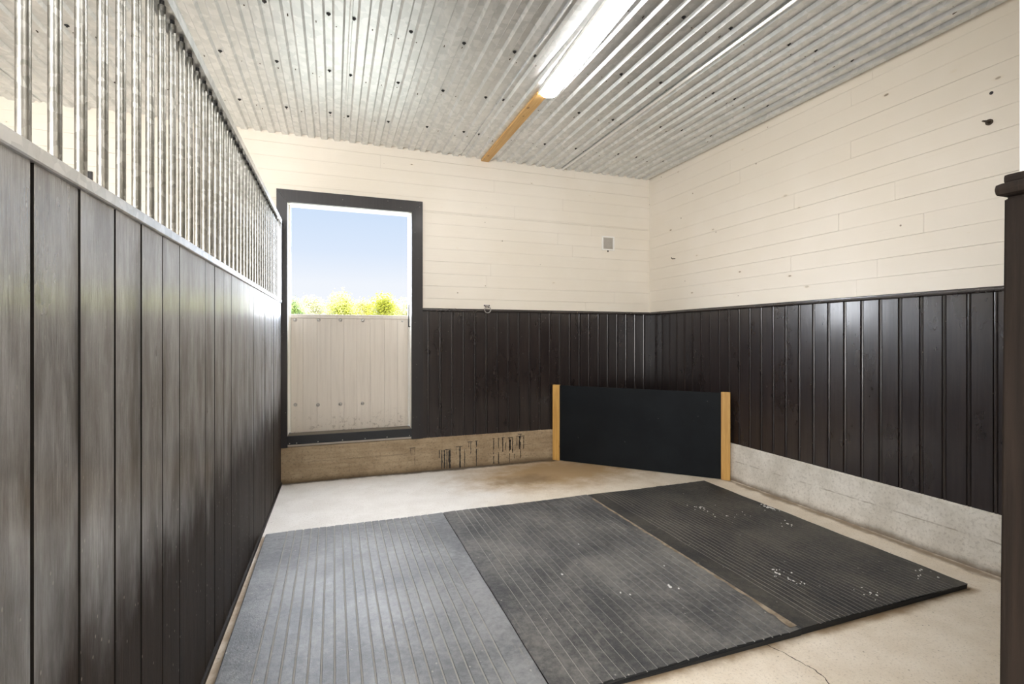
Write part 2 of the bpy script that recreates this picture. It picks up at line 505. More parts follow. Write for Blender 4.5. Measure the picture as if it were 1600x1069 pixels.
# ------------------------------------------------------------------ mesh helper
class MB:
    def __init__(self):
        self.v, self.f, self.mi, self.sm = [], [], [], []

    def add(self, vs, fs, mi=0, smooth=False):
        o = len(self.v)
        self.v += [tuple(p) for p in vs]
        for f in fs:
            self.f.append([o + i for i in f])
            self.mi.append(mi)
            self.sm.append(smooth)
        return self

    def box(self, x0, x1, y0, y1, z0, z1, mi=0):
        return self.add([(x, y, z) for z in (z0, z1) for y in (y0, y1) for x in (x0, x1)],
                        [(0, 2, 3, 1), (4, 5, 7, 6), (0, 1, 5, 4), (2, 6, 7, 3), (0, 4, 6, 2), (1, 3, 7, 5)], mi)

    def cbox(self, x0, x1, y0, y1, z0, z1, c=0.003, mi=0):
        """box with chamfered edges"""
        bm = bmesh.new()
        bmesh.ops.create_cube(bm, size=1.0)
        for v in bm.verts:
            v.co = Vector(((x0 + x1) / 2 + v.co.x * (x1 - x0), (y0 + y1) / 2 + v.co.y * (y1 - y0), (z0 + z1) / 2 + v.co.z * (z1 - z0)))
        bmesh.ops.bevel(bm, geom=bm.edges[:], offset=c, segments=2, affect='EDGES', profile=0.6)
        return self.bm(bm, mi)

    def bm(self, bm, mi=0, smooth=False):
        bm.verts.ensure_lookup_table()
        idx = {v: i for i, v in enumerate(bm.verts)}
        self.add([v.co[:] for v in bm.verts], [[idx[v] for v in f.verts] for f in bm.faces], mi, smooth)
        bm.free()
        return self

    def tube(self, p0, p1, r0, r1=None, n=12, mi=0, cap=True):
        r1 = r0 if r1 is None else r1
        p0, p1 = Vector(p0), Vector(p1)
        d = (p1 - p0).normalized()
        a = d.orthogonal().normalized()
        b = d.cross(a)
        vs = []
        for p, r in ((p0, r0), (p1, r1)):
            for i in range(n):
                t = 2 * math.pi * i / n
                vs.append(p + a * (r * math.cos(t)) + b * (r * math.sin(t)))
        self.add(vs, [(i, (i + 1) % n, n + (i + 1) % n, n + i) for i in range(n)], mi, True)
        if cap:
            self.add(vs[:n], [list(range(n))[::-1]], mi)
            self.add(vs[n:], [list(range(n))], mi)
        return self

    def torus(self, c, axis_u, axis_v, R, r, a0=0.0, a1=2 * math.pi, n=28, k=10, mi=0):
        c, u, v = Vector(c), Vector(axis_u).normalized(), Vector(axis_v).normalized()
        wv = u.cross(v)
        full = abs(a1 - a0 - 2 * math.pi) < 1e-6
        m = n if full else n + 1
        vs = []
        for i in range(m):
            t = a0 + (a1 - a0) * i / n
            d = u * math.cos(t) + v * math.sin(t)
            for j in range(k):
                q = 2 * math.pi * j / k
                vs.append(c + d * (R + r * math.cos(q)) + wv * (r * math.sin(q)))
        fs = []
        for i in range(n):
            for j in range(k):
                i2 = (i + 1) % m
                fs.append((i * k + j, i2 * k + j, i2 * k + (j + 1) % k, i * k + (j + 1) % k))
        return self.add(vs, fs, mi, True)

    def sweep(self, prof, a, b, along, mi=0, close=True, smooth=False):
        """extrude closed or open 2-d profile from a to b along an axis ('x','y','z')"""
        def P(u, v, s):
            return {'x': (s, u, v), 'y': (u, s, v), 'z': (u, v, s)}[along]
        n = len(prof)
        vs = [P(u, v, a) for u, v in prof] + [P(u, v, b) for u, v in prof]
        rng = range(n if close else n - 1)
        self.add(vs, [(i, (i + 1) % n, n + (i + 1) % n, n + i) for i in rng], mi, smooth)
        if close:
            self.add(vs[:n], [list(range(n))[::-1]], mi)
            self.add(vs[n:], [list(range(n))], mi)
        return self

    def build(self, name, mats, parent=None, fix=True):
        me = bpy.data.meshes.new(name)
        me.from_pydata(self.v, [], self.f)
        if not isinstance(mats, (list, tuple)):
            mats = [mats]
        for m in mats:
            me.materials.append(M[m])
        me.polygons.foreach_set('material_index', self.mi)
        me.polygons.foreach_set('use_smooth', self.sm)
        me.update()
        if fix:
            bm = bmesh.new()
            bm.from_mesh(me)
            bmesh.ops.recalc_face_normals(bm, faces=bm.faces[:])
            bm.to_mesh(me)
            bm.free()
        o = bpy.data.objects.new(name, me)
        C.objects.link(o)
        if parent:
            o.parent = parent
        return o


def tag(o, label=None, cat=None, group=None, kind=None):
    if label:
        o['label'] = label
    if cat:
        o['category'] = cat
    if group:
        o['group'] = group
    if kind:
        o['kind'] = kind
    return o


def empty(name, loc=(0, 0, 0), rz=0.0):
    o = bpy.data.objects.new(name, None)
    C.objects.link(o)
    o.empty_display_size = 0.1
    o.location = loc
    o.rotation_euler = (0, 0, rz)
    return o


def children(o):
    return [c for c in bpy.data.objects if c.parent == o]


def copy_tree(o, parent=None):
    c = o.copy()
    C.objects.link(c)
    if parent:
        c.parent = parent
    for ch in children(o):
        copy_tree(ch, c)
    return c


# ================================================================== SETTING
# ---- floor
fl = MB().box(XL - 0.2, XR + 0.2, YF - 0.2, D + 0.25, -0.12, 0.0).build('floor', 'floor_concrete')
tag(fl, 'worn sandy concrete floor with brown stains along its edges', 'floor', kind='structure')
ck = MB()
pts = [(1.640, 1.60), (1.647, 1.554), (1.657, 1.506), (1.675, 1.457), (1.685, 1.398), (1.694, 1.368), (1.689, 1.325), (1.677, 1.286), (1.69, 1.22), (1.68, 1.1)]
jag = []
for i in range(len(pts) - 1):
    for k in range(4):
        t = k / 4
        jag.append((pts[i][0] * (1 - t) + pts[i + 1][0] * t + random.uniform(-.004, .004),
                    pts[i][1] * (1 - t) + pts[i + 1][1] * t, random.uniform(.0010, .0030)))
vs = []
for x, y, wd in jag:
    vs += [(x - wd, y, 0.0006), (x + wd, y, 0.0006)]
ck.add(vs, [(2 * i, 2 * i + 1, 2 * i + 3, 2 * i + 2) for i in range(len(jag) - 1)])
tag(ck.build('crack', 'crack_dirt', fl), 'thin dark crack in the concrete')


# ---- plank cladding
def planks(mb, a0, a1, z0, z1, zline, put, seed, joints=True):
    """rows of horizontal boards from a0 to a1 with fine gaps; put(mb, a0, a1, z0, z1) adds one board"""
    rnd = random.Random(seed)
    PITCH = 0.1165
    k = math.floor((z0 - zline) / PITCH)
    z = zline + k * PITCH
    while z < z1:
        lo, hi = max(z, z0), min(z + PITCH, z1)
        if hi - lo > 0.006:
            a = a0
            nxt = a0 + rnd.uniform(0.5, 3.2)
            while a < a1 - 1e-6:
                b = min(nxt, a1) if joints else a1
                if a1 - b < 0.25:
                    b = a1
                g0, g1 = rnd.uniform(0.0003, 0.0010), rnd.uniform(0.0003, 0.0010)
                ge = 0.0009 if b < a1 else 0.0
                put(mb, a, b - ge, lo + g0, hi - g1, rnd.uniform(-0.0004, 0.0006))
                a = b
                nxt = b + rnd.uniform(2.2, 3.8)
        z += PITCH


DOOR_X0, DOOR_X1, DOOR_Z0, DOOR_Z1 = -0.373, 0.671, 0.327, 2.388
DX2 = -1.72 - 0.771 - 0.0           # shift from door_1 to the neighbour's door
openings = [(DOOR_X0 + DX2, DOOR_X1 + DX2), (DOOR_X0, DOOR_X1)]


def put_back(mb, a, b, z0, z1, j):
    mb.box(a, b, D - j, D + 0.018, z0, z1)


wb = MB()
LIN = 0.0185
segs_low = [(XL, openings[0][0] - LIN), (openings[0][1] + LIN, openings[1][0] - LIN), (openings[1][1] + LIN, XR + 0.02)]
for i, (a, b) in enumerate(segs_low):
    planks(wb, a, b, ZW - 0.02, DOOR_Z1 + LIN, 1.954, put_back, 10 + i)
    wb.box(a, b, D + 0.020, D + 0.16, 0.0, DOOR_Z1 + LIN)
for (a, b) in openings:
    wb.box(a - LIN, b + LIN, D + 0.020, D + 0.16, 0.0, DOOR_Z0)
planks(wb, XL, XR + 0.02, DOOR_Z1 + LIN, ZC + 0.03, 1.954, put_back, 31)
wb.box(XL - 0.02, XR + 0.2, D + 0.020, D + 0.16, DOOR_Z1 + LIN, ZC + 0.03)
wall_back = tag(wb.build('wall_back', 'cream_paint'), 'cream boarded back wall above dark wainscot', 'wall', kind='structure')


def put_right(mb, a, b, z0, z1, j):
    mb.box(XR - j, XR + 0.018, a, b, z0, z1)


wr = MB()
planks(wr, YF, D, ZW - 0.02, ZC + 0.03, 1.741, put_right, 57)
wr.box(XR + 0.020, XR + 0.16, YF, D + 0.16, 0.0, ZC + 0.03)
wall_right = tag(wr.build('wall_right', 'cream_paint_side'), 'cream boarded right wall above dark wainscot', 'wall', kind='structure')

wl = MB().box(XL - 0.16, XL, YF, D + 0.16, 0, ZC + 0.03)
tag(wl.build('wall_left', 'cream_paint'), 'cream wall on the far side of the next stall', 'wall', kind='structure')
wa = MB().box(XL - 0.16, XR + 0.16, YF - 0.16, YF, 0, ZC + 0.03)
tag(wa.build('wall_aisle', 'cream_paint'), 'cream wall on the far side of the aisle', 'wall', kind='structure')


# ---- wainscot: beaded vertical boards
def bead_profile(a0, a1, pitch, phase, depth=0.0):
    """list of (a, d): d > 0 is recessed"""
    pr = [(a0, 0.0)]
    k = math.floor((a0 - phase) / pitch) - 1
    a = phase + k * pitch
    while a < a1:
        for da, dd in ((-0.021, 0.0), (-0.0195, 0.0065), (-0.0165, 0.0065), (-0.0155, 0.0015), (-0.0120, -0.0010), (-0.0085, -0.0015), (-0.0045, -0.0006),
                       (-0.0025, 0.002), (-0.0015, 0.0075), (0.0015, 0.0075), (0.003, 0.0)):
            q = a + da
            if a0 < q < a1:
                pr.append((q, dd))
        a += pitch
    pr.append((a1, 0.0))
    return pr


def wainscot_back(x0, x1, phase):
    mb = MB()
    pr = [(x, D + 0.002 + d) for x, d in bead_profile(x0, x1, 0.1125, phase)]
    pr += [(x1, D + 0.0195), (x0, D + 0.0195)]
    mb.sweep(pr, ZP - 0.002, ZW - 0.021, 'z')
    return mb


def cap_profile():
    """(out, z): out is the distance the moulding stands proud"""
    return [(-0.018, 0.0), (0.004, 0.0), (0.007, -0.004), (0.007, -0.009), (0.012, -0.011), (0.018, -0.014), (0.019, -0.020), (0.017, -0.026),
            (0.010, -0.029), (-0.018, -0.029)]


wb1 = wainscot_back(0.768, XR + 0.01, 0.834).build('wainscot', 'wainscot_stain', wall_back)
wb2 = wainscot_back(-1.723, -0.454, -0.55).build('wainscot', 'wainscot_stain', wall_back)
wb3 = wainscot_back(XL + 0.001, -2.945, -3.10).build('wainscot', 'wainscot_stain', wall_back)
for a, b in ((0.771, XR - 0.001), (-1.72, -0.457), (XL + 0.001, -2.948)):
    cp = MB().sweep([(D - o, ZW + z) for o, z in cap_profile()], a, b, 'x')
    cp.build('cap_moulding', 'wainscot_stain', wall_back)
mb = MB()
pr = [(XR + 0.008 + d, y) for y, d in bead_profile(YF + 0.001, D + 0.001, 0.1165, 1.594)]
pr += [(XR + 0.0195, D + 0.001), (XR + 0.0195, YF + 0.001)]
mb.sweep(pr, ZP + 0.012, ZW - 0.021, 'z')
mb.build('wainscot', 'wainscot_stain', wall_right)
MB().sweep([(XR - o, ZW + z) for o, z in cap_profile()], YF + 0.001, D - 0.019, 'y').build('cap_moulding', 'wainscot_stain', wall_right)

# ---- concrete plinth under the walls
pb = MB()
pb.add(*(lambda: (
    [(x, y, z) for x in (XL, XR - 0.001) for (y, z) in ((D - 0.004, 0.0), (D - 0.002, ZP - 0.006), (D + 0.004, ZP), (D + 0.0195, ZP), (D + 0.0195, 0.0))],
    [(0, 1, 6, 5), (1, 2, 7, 6), (2, 3, 8, 7), (3, 4, 9, 8), (4, 0, 5, 9), (0, 4, 3, 2, 1), (5, 6, 7, 8, 9)]))())
base_back = tag(pb.build('baseboard_back', 'plinth_concrete'), 'stained concrete plinth under the back wall', 'plinth', kind='structure')
pr_ = MB()
pr_.add([(x, y, z) for y in (YF, D + 0.001) for (x, z) in ((XR - 0.010, 0.0), (XR - 0.004, ZP + 0.004), (XR + 0.001, ZP + 0.013), (XR + 0.0195, ZP + 0.014), (XR + 0.0195, 0.0))],
        [(0, 1, 6, 5), (1, 2, 7, 6), (2, 3, 8, 7), (3, 4, 9, 8), (4, 0, 5, 9), (0, 4, 3, 2, 1), (5, 6, 7, 8, 9)])
tag(pr_.build('baseboard_right', 'plinth_concrete'), 'grey concrete plinth under the right wall', 'plinth', kind='structure')

# tar runs on the back plinth
tar = MB()
runs = [(0.66, 0.215, 0.15, .4), (0.70, 0.22, 0.05, .4), (0.675, 0.217, 0.15, .3), (0.929, 0.183, 0.088, 1), (0.953, 0.181, 0.004, 1.5), (0.977, 0.179, 0.006, 1.6), (1.001, 0.182, 0.004, 1.0), (1.028, 0.175, 0.003, 2.6),
        (1.018, 0.17, 0.06, 1.0), (1.09, 0.197, 0.127, .6), (1.127, 0.198, 0.001, 1.7), (1.172, 0.173, 0.003, .9), (1.214, 0.236, 0.187, .7), (1.234, 0.234, 0.124, .7),
        (1.289, 0.239, 0.002, 1.3), (1.463, 0.249, 0.007, 1.1), (1.513, 0.246, 0.003, 1.1), (1.557, 0.252, 0.116, 1.2), (1.587, 0.204, 0.127, .8), (1.627, 0.247, 0.002, .8),
        (1.632, 0.23, 0.13, 2.2), (1.658, 0.245, 0.099, 1.0), (1.676, 0.089, 0.043, .7), (1.705, 0.251, 0.159, .8), (1.731, 0.258, 0.13, 1.8), (1.744, 0.275, 0.037, .8), (1.776, 0.25, 0.131, .9)]
yt = D - 0.0052
for x, z0, z1, wd in runs:
    n = max(3, int((z0 - z1) / 0.018))
    for k in range(n):
        a, b = z0 + (z1 - z0) * k / n, z0 + (z1 - z0) * (k + 1) / n
        if random.random() < 0.10 and k > 1:
            continue
        hw = 0.0036 * wd * random.uniform(0.55, 1.25)
        ox = random.uniform(-.001, .001)
        tar.box(x + ox - hw, x + ox + hw, yt, yt + 0.0022, b, a)
for x0, x1, z in ((0.655, 0.705, 0.221), (0.985, 1.04, 0.183), (1.085, 1.15, 0.201), (1.20, 1.25, 0.238), (1.277, 1.303, 0.243), (1.45, 1.472, 0.252), (1.505, 1.522, 0.25),
                  (1.545, 1.575, 0.257), (1.61, 1.66, 0.25), (1.715, 1.76, 0.278), (1.695, 1.785, 0.258)):
    tar.box(x0, x1, yt, yt + 0.0022, z - 0.0025, z + 0.0025)
tag(tar.build('tar_runs', 'tar_paint', base_back), 'dried black tar runs')

# ---- ceiling: profiled galvanised sheets, ribs running away from the camera
Z_LO, Z_HI = ZC, ZC + 0.019
prof = []
s = 0.152 - 1.06 * 5
while s < XR + 0.2:
    for k in range(10):
        c0 = s + 0.1035 * k
        prof += [(c0 - 0.0335, Z_HI), (c0 - 0.0215, Z_LO), (c0 + 0.0215, Z_LO), (c0 + 0.0335, Z_HI)]
    s += 1.06
prof = [p for p in prof if XL - 0.05 < p[0] < XR + 0.05]
ce = MB()
ce.sweep(prof, YF - 0.05, D + 0.022, 'y', close=False)
# backing so that no sky shows above the sheets
ce.box(XL - 0.1, XR + 0.1, YF - 0.1, D + 0.1, ZC + 0.024, ZC + 0.05)
laps = [0.152 + 1.06 * k - 0.066 for k in (-4, -3, -2, -1, 0, 1, 2)]
for i, x in enumerate(laps):
    d = 0.008
    ce.sweep([(x - 0.009, Z_HI), (x - 0.008, Z_HI - d), (x - 0.004, Z_HI - d - 0.002), (x + 0.006, Z_HI - d - 0.001), (x + 0.009, Z_HI)], YF - 0.05, D + 0.0, 'y')
ceiling = tag(ce.build('ceiling', 'ceiling_steel', fix=False), 'ribbed galvanised sheet ceiling', 'ceiling', kind='structure')

# bright flashing strip where two sheets overlap
lx_ = laps[-1]
MB().sweep([(lx_ - 0.010, Z_LO + 0.006), (lx_ - 0.0045, Z_LO - 0.010), (lx_ + 0.004, Z_LO - 0.010), (lx_ + 0.009, Z_LO + 0.006)], YF, D - 0.002, 'y').build('lap_strip', 'strip_steel', ceiling)
# screws in the ceiling sheets
sb = MB()
bmh = bmesh.new()
bmesh.ops.create_uvsphere(bmh, u_segments=10, v_segments=6, radius=0.0085)
for v in bmh.verts:
    v.co.z *= 0.7
sb.bm(bmh, 0, True)
sb.tube((0, 0, -0.001), (0, 0, 0.001), 0.012, n=12)
sb.tube((0, 0, -0.009), (0, 0, -0.001), 0.005, n=6)
first = None
cols = [-1.42, -1.12, -0.97, -0.66, -0.36, -0.05, 0.10, 0.39, 0.70, 1.0, 1.15, 1.74, 2.04, 2.195, 2.48, 2.78, 3.08]
for ry in (4.08, 3.43, 2.83, 2.20, 1.58):
    for cx in cols:
        # the screw sits in the middle of a valley between two ribs
        if min(abs(cx - l) for l in laps) < 0.06:
            px, pz = min(laps, key=lambda l: abs(l - cx)) + 0.016, Z_HI
        else:
            base = math.floor((cx - 0.152 + 0.02) / 1.06) * 1.06 + 0.152
            px = base + 0.1035 * (math.floor((cx - base) / 0.1035) + 0.5)
            pz = Z_HI
        f = (ry / 5.0)
        if (cx < -0.5 and ry < 3.0) or (cx > 1.5 and ry < 1.9 and cx < 2.1):
            continue
        if first is None:
            first = o = sb.build('screw', 'black_steel', ceiling)
            o['label'] = 'black screw'
        else:
            o = first.copy()
            C.objects.link(o)
        o.location = (px, ry + random.uniform(-.012, .012), pz - 0.001)
# small rivet dimples between the screw rows
dm = MB()
for ry in (4.12, 3.50, 2.90, 2.27, 1.66):
    for k in range(-16, 32):
        base = 0.152 + 1.06 * math.floor(k / 10)
        px = base + 0.1035 * (k % 10) + random.choice((0.0518, 0.0518, -0.012))
        if -1.6 < px < XR and random.random() < 0.75:
            pz = Z_HI if abs(((px - base) / 0.1035) % 1 - 0.5) < 0.2 else Z_LO
            dm.tube((px, ry + random.uniform(-.02, .02), pz - 0.0015), (px, ry, pz + 0.002), random.uniform(0.0025, 0.004), n=7)
dm.build('nail_dimples', 'rust_steel', ceiling)['kind'] = 'stuff'

# ---- pine batten under the ceiling that carries the lamp
bt = MB().cbox(1.335, 1.412, 3.19, D - 0.003, ZC - 0.020, ZC - 0.0005, 0.002)
tag(bt.build('trim_1', 'batten_pine'), 'yellow pine batten on the ceiling between the lamp and the back wall', 'batten', kind='structure')


# ---- doorways in the back wall
def doorway(n, dx, label, closed=False):
    d = empty('door_%d' % n, (dx, 0, 0))
    tag(d, label, 'door', kind='structure')
    Y0, Y1 = D - 0.020, D + 0.0175
    ox0, ox1, oz1 = -0.457, 0.771, 2.494
    ix0, ix1, iz1 = DOOR_X0, DOOR_X1, DOOR_Z1

    def prism(pts):
        n_ = len(pts)
        b = bmesh.new()
        a = [b.verts.new((x, Y0, z)) for x, z in pts]
        c = [b.verts.new((x, Y1, z)) for x, z in pts]
        b.faces.new(a)
        b.faces.new(c[::-1])
        for i in range(n_):
            b.faces.new((a[i], c[i], c[(i + 1) % n_], a[(i + 1) % n_]))
        bmesh.ops.recalc_face_normals(b, faces=b.faces[:])
        ed = [e_ for e_ in b.edges if all(abs(v.co.y - Y0) < 1e-6 for v in e_.verts)]
        bmesh.ops.bevel(b, geom=ed, offset=0.003, segments=2, affect='EDGES')
        return b
    g = 0.0006
    MB().bm(prism([(ox0, ZP), (ix0, ZP), (ix0, iz1 - g), (ox0, oz1 - g)])).build('casing', 'casing_stain', d)
    MB().bm(prism([(ix1, ZP), (ox1, ZP), (ox1, oz1 - g), (ix1, iz1 - g)])).build('casing', 'casing_stain', d)
    MB().bm(prism([(ix0, iz1), (ix1, iz1), (ox1, oz1), (ox0, oz1)])).build('casing', 'casing_stain', d)
    # white lining of the reveal
    jm = MB()
    yb = D + 0.165
    jm.box(ix0 - 0.018, ix0, Y1 + 0.0005, yb, DOOR_Z0, iz1)
    jm.box(ix1, ix1 + 0.018, Y1 + 0.0005, yb, DOOR_Z0, iz1)
    jm.box(ix0 - 0.018, ix1 + 0.018, Y1 + 0.0005, yb, iz1, iz1 + 0.018)
    # stop bead
    jm.box(ix1 - 0.012, ix1, D + 0.10, yb, DOOR_Z0 + 0.085, iz1)
    jm.box(ix0, ix0 + 0.016, D + 0.10, yb, DOOR_Z0 + 0.085, iz1)
    jm.build('jamb_lining', 'white_lining', d)
    # half-height lower leaf
    lf = MB()
    x0, x1, y0, y1, z0, z1 = -0.356, 0.656, D + 0.120, D + 0.160, 0.405, 1.444
    xs = [x0, -0.256, -0.140, -0.026, 0.083, 0.196, 0.311, 0.439, 0.557, x1]
    for i in range(len(xs) - 1):
        lf.cbox(xs[i] + 0.0005, xs[i + 1] - 0.0005, y0 + random.uniform(0, .0012), y1, z0, z1 - 0.035, 0.0015)
    lf.box(x0 + 0.002, x1 - 0.002, y0 + 0.012, y1 - 0.002, z0 + 0.002, z1 - 0.036)
    lf.cbox(x0 - 0.002, x1 + 0.002, y0 - 0.006, y1, z1 - 0.034, z1, 0.002)
    leaf = lf.build('door_leaf', 'door_paint', d)
    tag(leaf, 'half-height leaf of white vertical boards')
    bh = bmesh.new()
    bmesh.ops.create_uvsphere(bh, u_segments=14, v_segments=8, radius=0.013)
    for v in bh.verts:
        v.co.y *= 0.55
        if v.co.y > 0:
            v.co.y = 0
    bmb = MB()
    bmb.bm(bh, 0, True)
    bmb.torus((0, -0.0006, 0), (1, 0, 0), (0, 0, 1), 0.0145, 0.0018, n=16, k=6)
    b0 = None
    for bx, bz in ((-0.32, 1.393), (-0.128, 1.395), (0.054, 1.396), (0.248, 1.394), (0.603, 1.391),
                   (-0.319, 0.650), (-0.135, 0.640), (0.054, 0.638), (0.245, 0.636)):
        if b0 is None:
            b0 = ob = bmb.build('bolt', 'bolt_steel', leaf)
        else:
            ob = b0.copy()
            C.objects.link(ob)
        ob.location = (bx, y0 - 0.0005, bz)
        if bx > 0.5:
            ob.scale = (0.6, 0.6, 0.6)
    if closed:  # unseen upper leaf, added to keep the next stall darker
        up = MB()
        for i in range(len(xs) - 1):
            up.cbox(xs[i] + 0.0005, xs[i + 1] - 0.0005, y0, y1, z1 + 0.004, iz1 - 0.002, 0.0015)
        up.box(x0 + 0.002, x1 - 0.002, y0 + 0.012, y1 - 0.002, z1 + 0.004, iz1 - 0.004)
        up.build('added_upper_leaf', 'door_paint', d)
    # black rod latch on the right jamb
    la = MB().tube((ix1 - 0.016, D + 0.075, 1.335), (ix1 - 0.013, D + 0.09, 1.545), 0.0045, n=8)
    la.tube((ix1 - 0.016, D + 0.075, 1.34), (ix1 + 0.001, D + 0.075, 1.34), 0.004, n=8)
    la.build('latch_rod', 'black_steel', d)
    # rubber-faced sill
    sl = MB()
    sl.cbox(ix0 + 0.001, ix1 - 0.001, D - 0.016, D + 0.165, DOOR_Z0 + 0.0005, 0.402, 0.004, 0)
    sl.box(ix0 + 0.006, ix1 - 0.006, D - 0.008, D + 0.116, 0.4016, 0.4035, 1)
    sill = sl.build('sill', ['sill_rubber', 'groove_dust_dark'], d)
    tag(sill, 'black rubber-faced sill')
    r0 = None
    for k, rx in enumerate((-0.355, -0.30, -0.13, 0.07, 0.26, 0.45, 0.65)):
        if r0 is None:
            r0 = ob = MB().tube((0, -0.002, 0), (0, 0.001, 0), 0.0045, n=8).build('rivet', 'bolt_steel', sill)
        else:
            ob = r0.copy()
            C.objects.link(ob)
        ob.location = (rx, D - 0.0165, 0.340)
    return d


doorway(1, 0.0, 'open dark-framed stable doorway with white lower half door')
doorway(2, DX2, 'dark-framed doorway in the next stall behind the steel bars', True)


# ---- front wall beside the camera: its end is the dark post on the right
wf = MB()
JX, JY = 1.063, 0.505
wf.box(JX + 0.020, XR - 0.022, 0.405, JY - 0.012, ZW - 0.02, ZC + 0.0)
wf.box(JX + 0.020, XR - 0.022, 0.405, JY - 0.012, 0.0, ZW - 0.02)
wall_front = tag(wf.build('wall_front', 'white_lining'), 'white front wall of the stall beside the doorway', 'wall', kind='structure')
jb = MB()
LEAN = 0.0165
b = bmesh.new()
bmesh.ops.create_cube(b, size=1.0)
for v in b.verts:
    z = (v.co.z + 0.5) * (ZW - 0.028)
    x = JX + (0.0 if v.co.x < 0 else 0.0198)
    y = 0.385 + (v.co.y + 0.5) * (JY - 0.385)
    v.co = Vector((x - LEAN * (ZW - z), y, z)) if v.co.x < 0 else Vector((x, y, z))
bmesh.ops.bevel(b, geom=b.edges[:], offset=0.004, segments=2, affect='EDGES')
jb.bm(b)
jb.build('jamb_board', 'jamb_stain', wall_front)
fw = MB()
fw.sweep([(x, JY + (-d)) for x, d in bead_profile(JX + 0.022, XR - 0.024, 0.1165, 1.2)] + [(XR - 0.024, JY - 0.0115), (JX + 0.022, JY - 0.0115)], 0.0, ZW - 0.028, 'z')
fw.build('wainscot', 'wainscot_stain', wall_front)
cpm = MB()
# nosing and fillet wrapping the end of the wall
cpm.cbox(JX - 0.018, XR - 0.022, 0.366, JY + 0.006, ZW - 0.027, ZW - 0.006, 0.009)
cpm.cbox(JX - 0.002, XR - 0.022, 0.380, JY + 0.000, ZW - 0.0065, ZW + 0.010, 0.005)
cpm.build('cap_moulding', 'jamb_stain', wall_front)

# ---- ground outside
g = MB().box(-80, 80, D + 0.30, 120, -0.35, -0.25)
tag(g.build('ground', 'meadow'), 'pale dry ground outside the doorway', 'ground', kind='structure')

# ================================================================== THINGS
# ---- partition to the next stall: boards below, bars above, slightly skewed to the room
part = empty('stall_partition', (-0.4209, 4.47, 0), math.radians(-0.54))
tag(part, 'dark boarded stall partition topped with upright galvanised bars', 'partition', kind='thing')
PY0, PY1 = -4.15, 0.095            # local y: 0.32 .. 4.565 in the room
bd = MB()
PITCH_P = 0.1545
k0 = 1.003 - 4.47 - PITCH_P * 5
joints = [k0 + PITCH_P * i for i in range(30)]
gaps = [0.004, 0.006, 0.004, 0.007, 0.005, 0.0095, 0.0035, 0.008, 0.0045, 0.006, 0.0055, 0.003, 0.005, 0.0035, 0.005, 0.004, 0.0045, 0.003, 0.005]
gaps = (gaps + gaps)[:30]
edges = [(PY0, 0.0)] + [(j, g_ / 2) for j, g_ in zip(joints, gaps) if PY0 + 0.03 < j < PY1 - 0.02] + [(PY1, 0.0)]
for (a, ga), (b2, gb) in zip(edges, edges[1:]):
    nv = len(bd.v)
    bd.cbox(-0.040, 0.0, a + ga, b2 - gb, 0.018, 1.530, 0.0010)
    # boards sit slightly out of true: each face is turned a little
    tw, ym = random.uniform(-0.018, 0.014), (a + b2) / 2
    bd.v[nv:] = [(x_ + (tw * (y_ - ym) - abs(tw) * 0.07 if x_ > -0.02 else 0), y_, z_) for x_, y_, z_ in bd.v[nv:]]
bd.box(-0.036, -0.018, PY0, PY1, 0.02, 1.529)
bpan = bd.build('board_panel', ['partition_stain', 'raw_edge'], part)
for p_ in bpan.data.polygons:
    if abs(p_.normal.y) > 0.3 or p_.center.x < -0.01:
        p_.material_index = 1
sk = MB().cbox(-0.044, 0.009, PY0, PY1, 0.0, 0.022, 0.002)
sk.build('bottom_rail', 'jamb_stain', part)
rl = MB()
rl.sweep([(-0.045, 1.5285), (0.006, 1.5285), (0.0085, 1.531), (0.0085, 1.553), (0.006, 1.5555), (-0.045, 1.5555)], PY0, PY1 + 0.002, 'y')
lower = rl.build('lower_rail', 'rail_steel', part)
tr = MB()
# inverted channel: web on top, two lips
tr.sweep([(-0.046, 2.196), (-0.043, 2.196), (-0.043, 2.221), (0.006, 2.221), (0.006, 2.190), (0.0095, 2.190), (0.0095, 2.2245), (-0.046, 2.2245)], PY0, PY1 + 0.002, 'y')
tr.build('top_rail', 'rail_steel', part)
ep = MB().cbox(-0.043, 0.006, PY1 - 0.036, PY1 + 0.0015, 1.556, 2.2205, 0.002)
ep.build('end_post', 'rail_steel', part)
bs, bp = None, None
ybar = 0.93 - 4.47 - 0.095 * 5
n = 0
while ybar < PY1 - 0.06:
    if ybar > PY0 + 0.03:
        if bs is None:
            bs = ob = MB().tube((0, 0, 1.5557), (0, 0, 2.206), 0.0102, n=18).build('bar', 'bar_steel', part)
            bp = MB().tube((0.0, 0, 2.2061), (0.0, 0, 2.2208), 0.0062, n=10).build('end_plug', 'black_steel', ob)
        else:
            ob = bs.copy()
            C.objects.link(ob)
            p2 = bp.copy()
            C.objects.link(p2)
            p2.parent = ob
        ob.location = (-0.022, ybar, 0)
        ob.rotation_euler = (0, 0, random.uniform(0, 6))
    ybar += 0.095

# ---- barrier across the far right corner
Q, P = Vector((2.077, 4.565, 0)), Vector((3.222, 3.384, 0))
ang = math.atan2((P - Q).y, (P - Q).x)
L = (P - Q).length
cb = empty('corner_barrier', Q[:], ang)
tag(cb, 'low black board between two pine posts across the far corner', 'barrier')
pn = MB().cbox(0.0745, L - 0.0745, 0.006, 0.026, 0.004, 0.757, 0.002)
pn.build('panel', 'black_film', cb)
MB().cbox(0.0, 0.074, 0.0, 0.038, 0.0, 0.760, 0.003).build('post', 'post_pine', cb)
MB().cbox(L - 0.074, L, 0.0, 0.038, 0.0, 0.764, 0.003).build('post', 'post_pine', cb)

# ---- rubber mats
MZ = 0.028


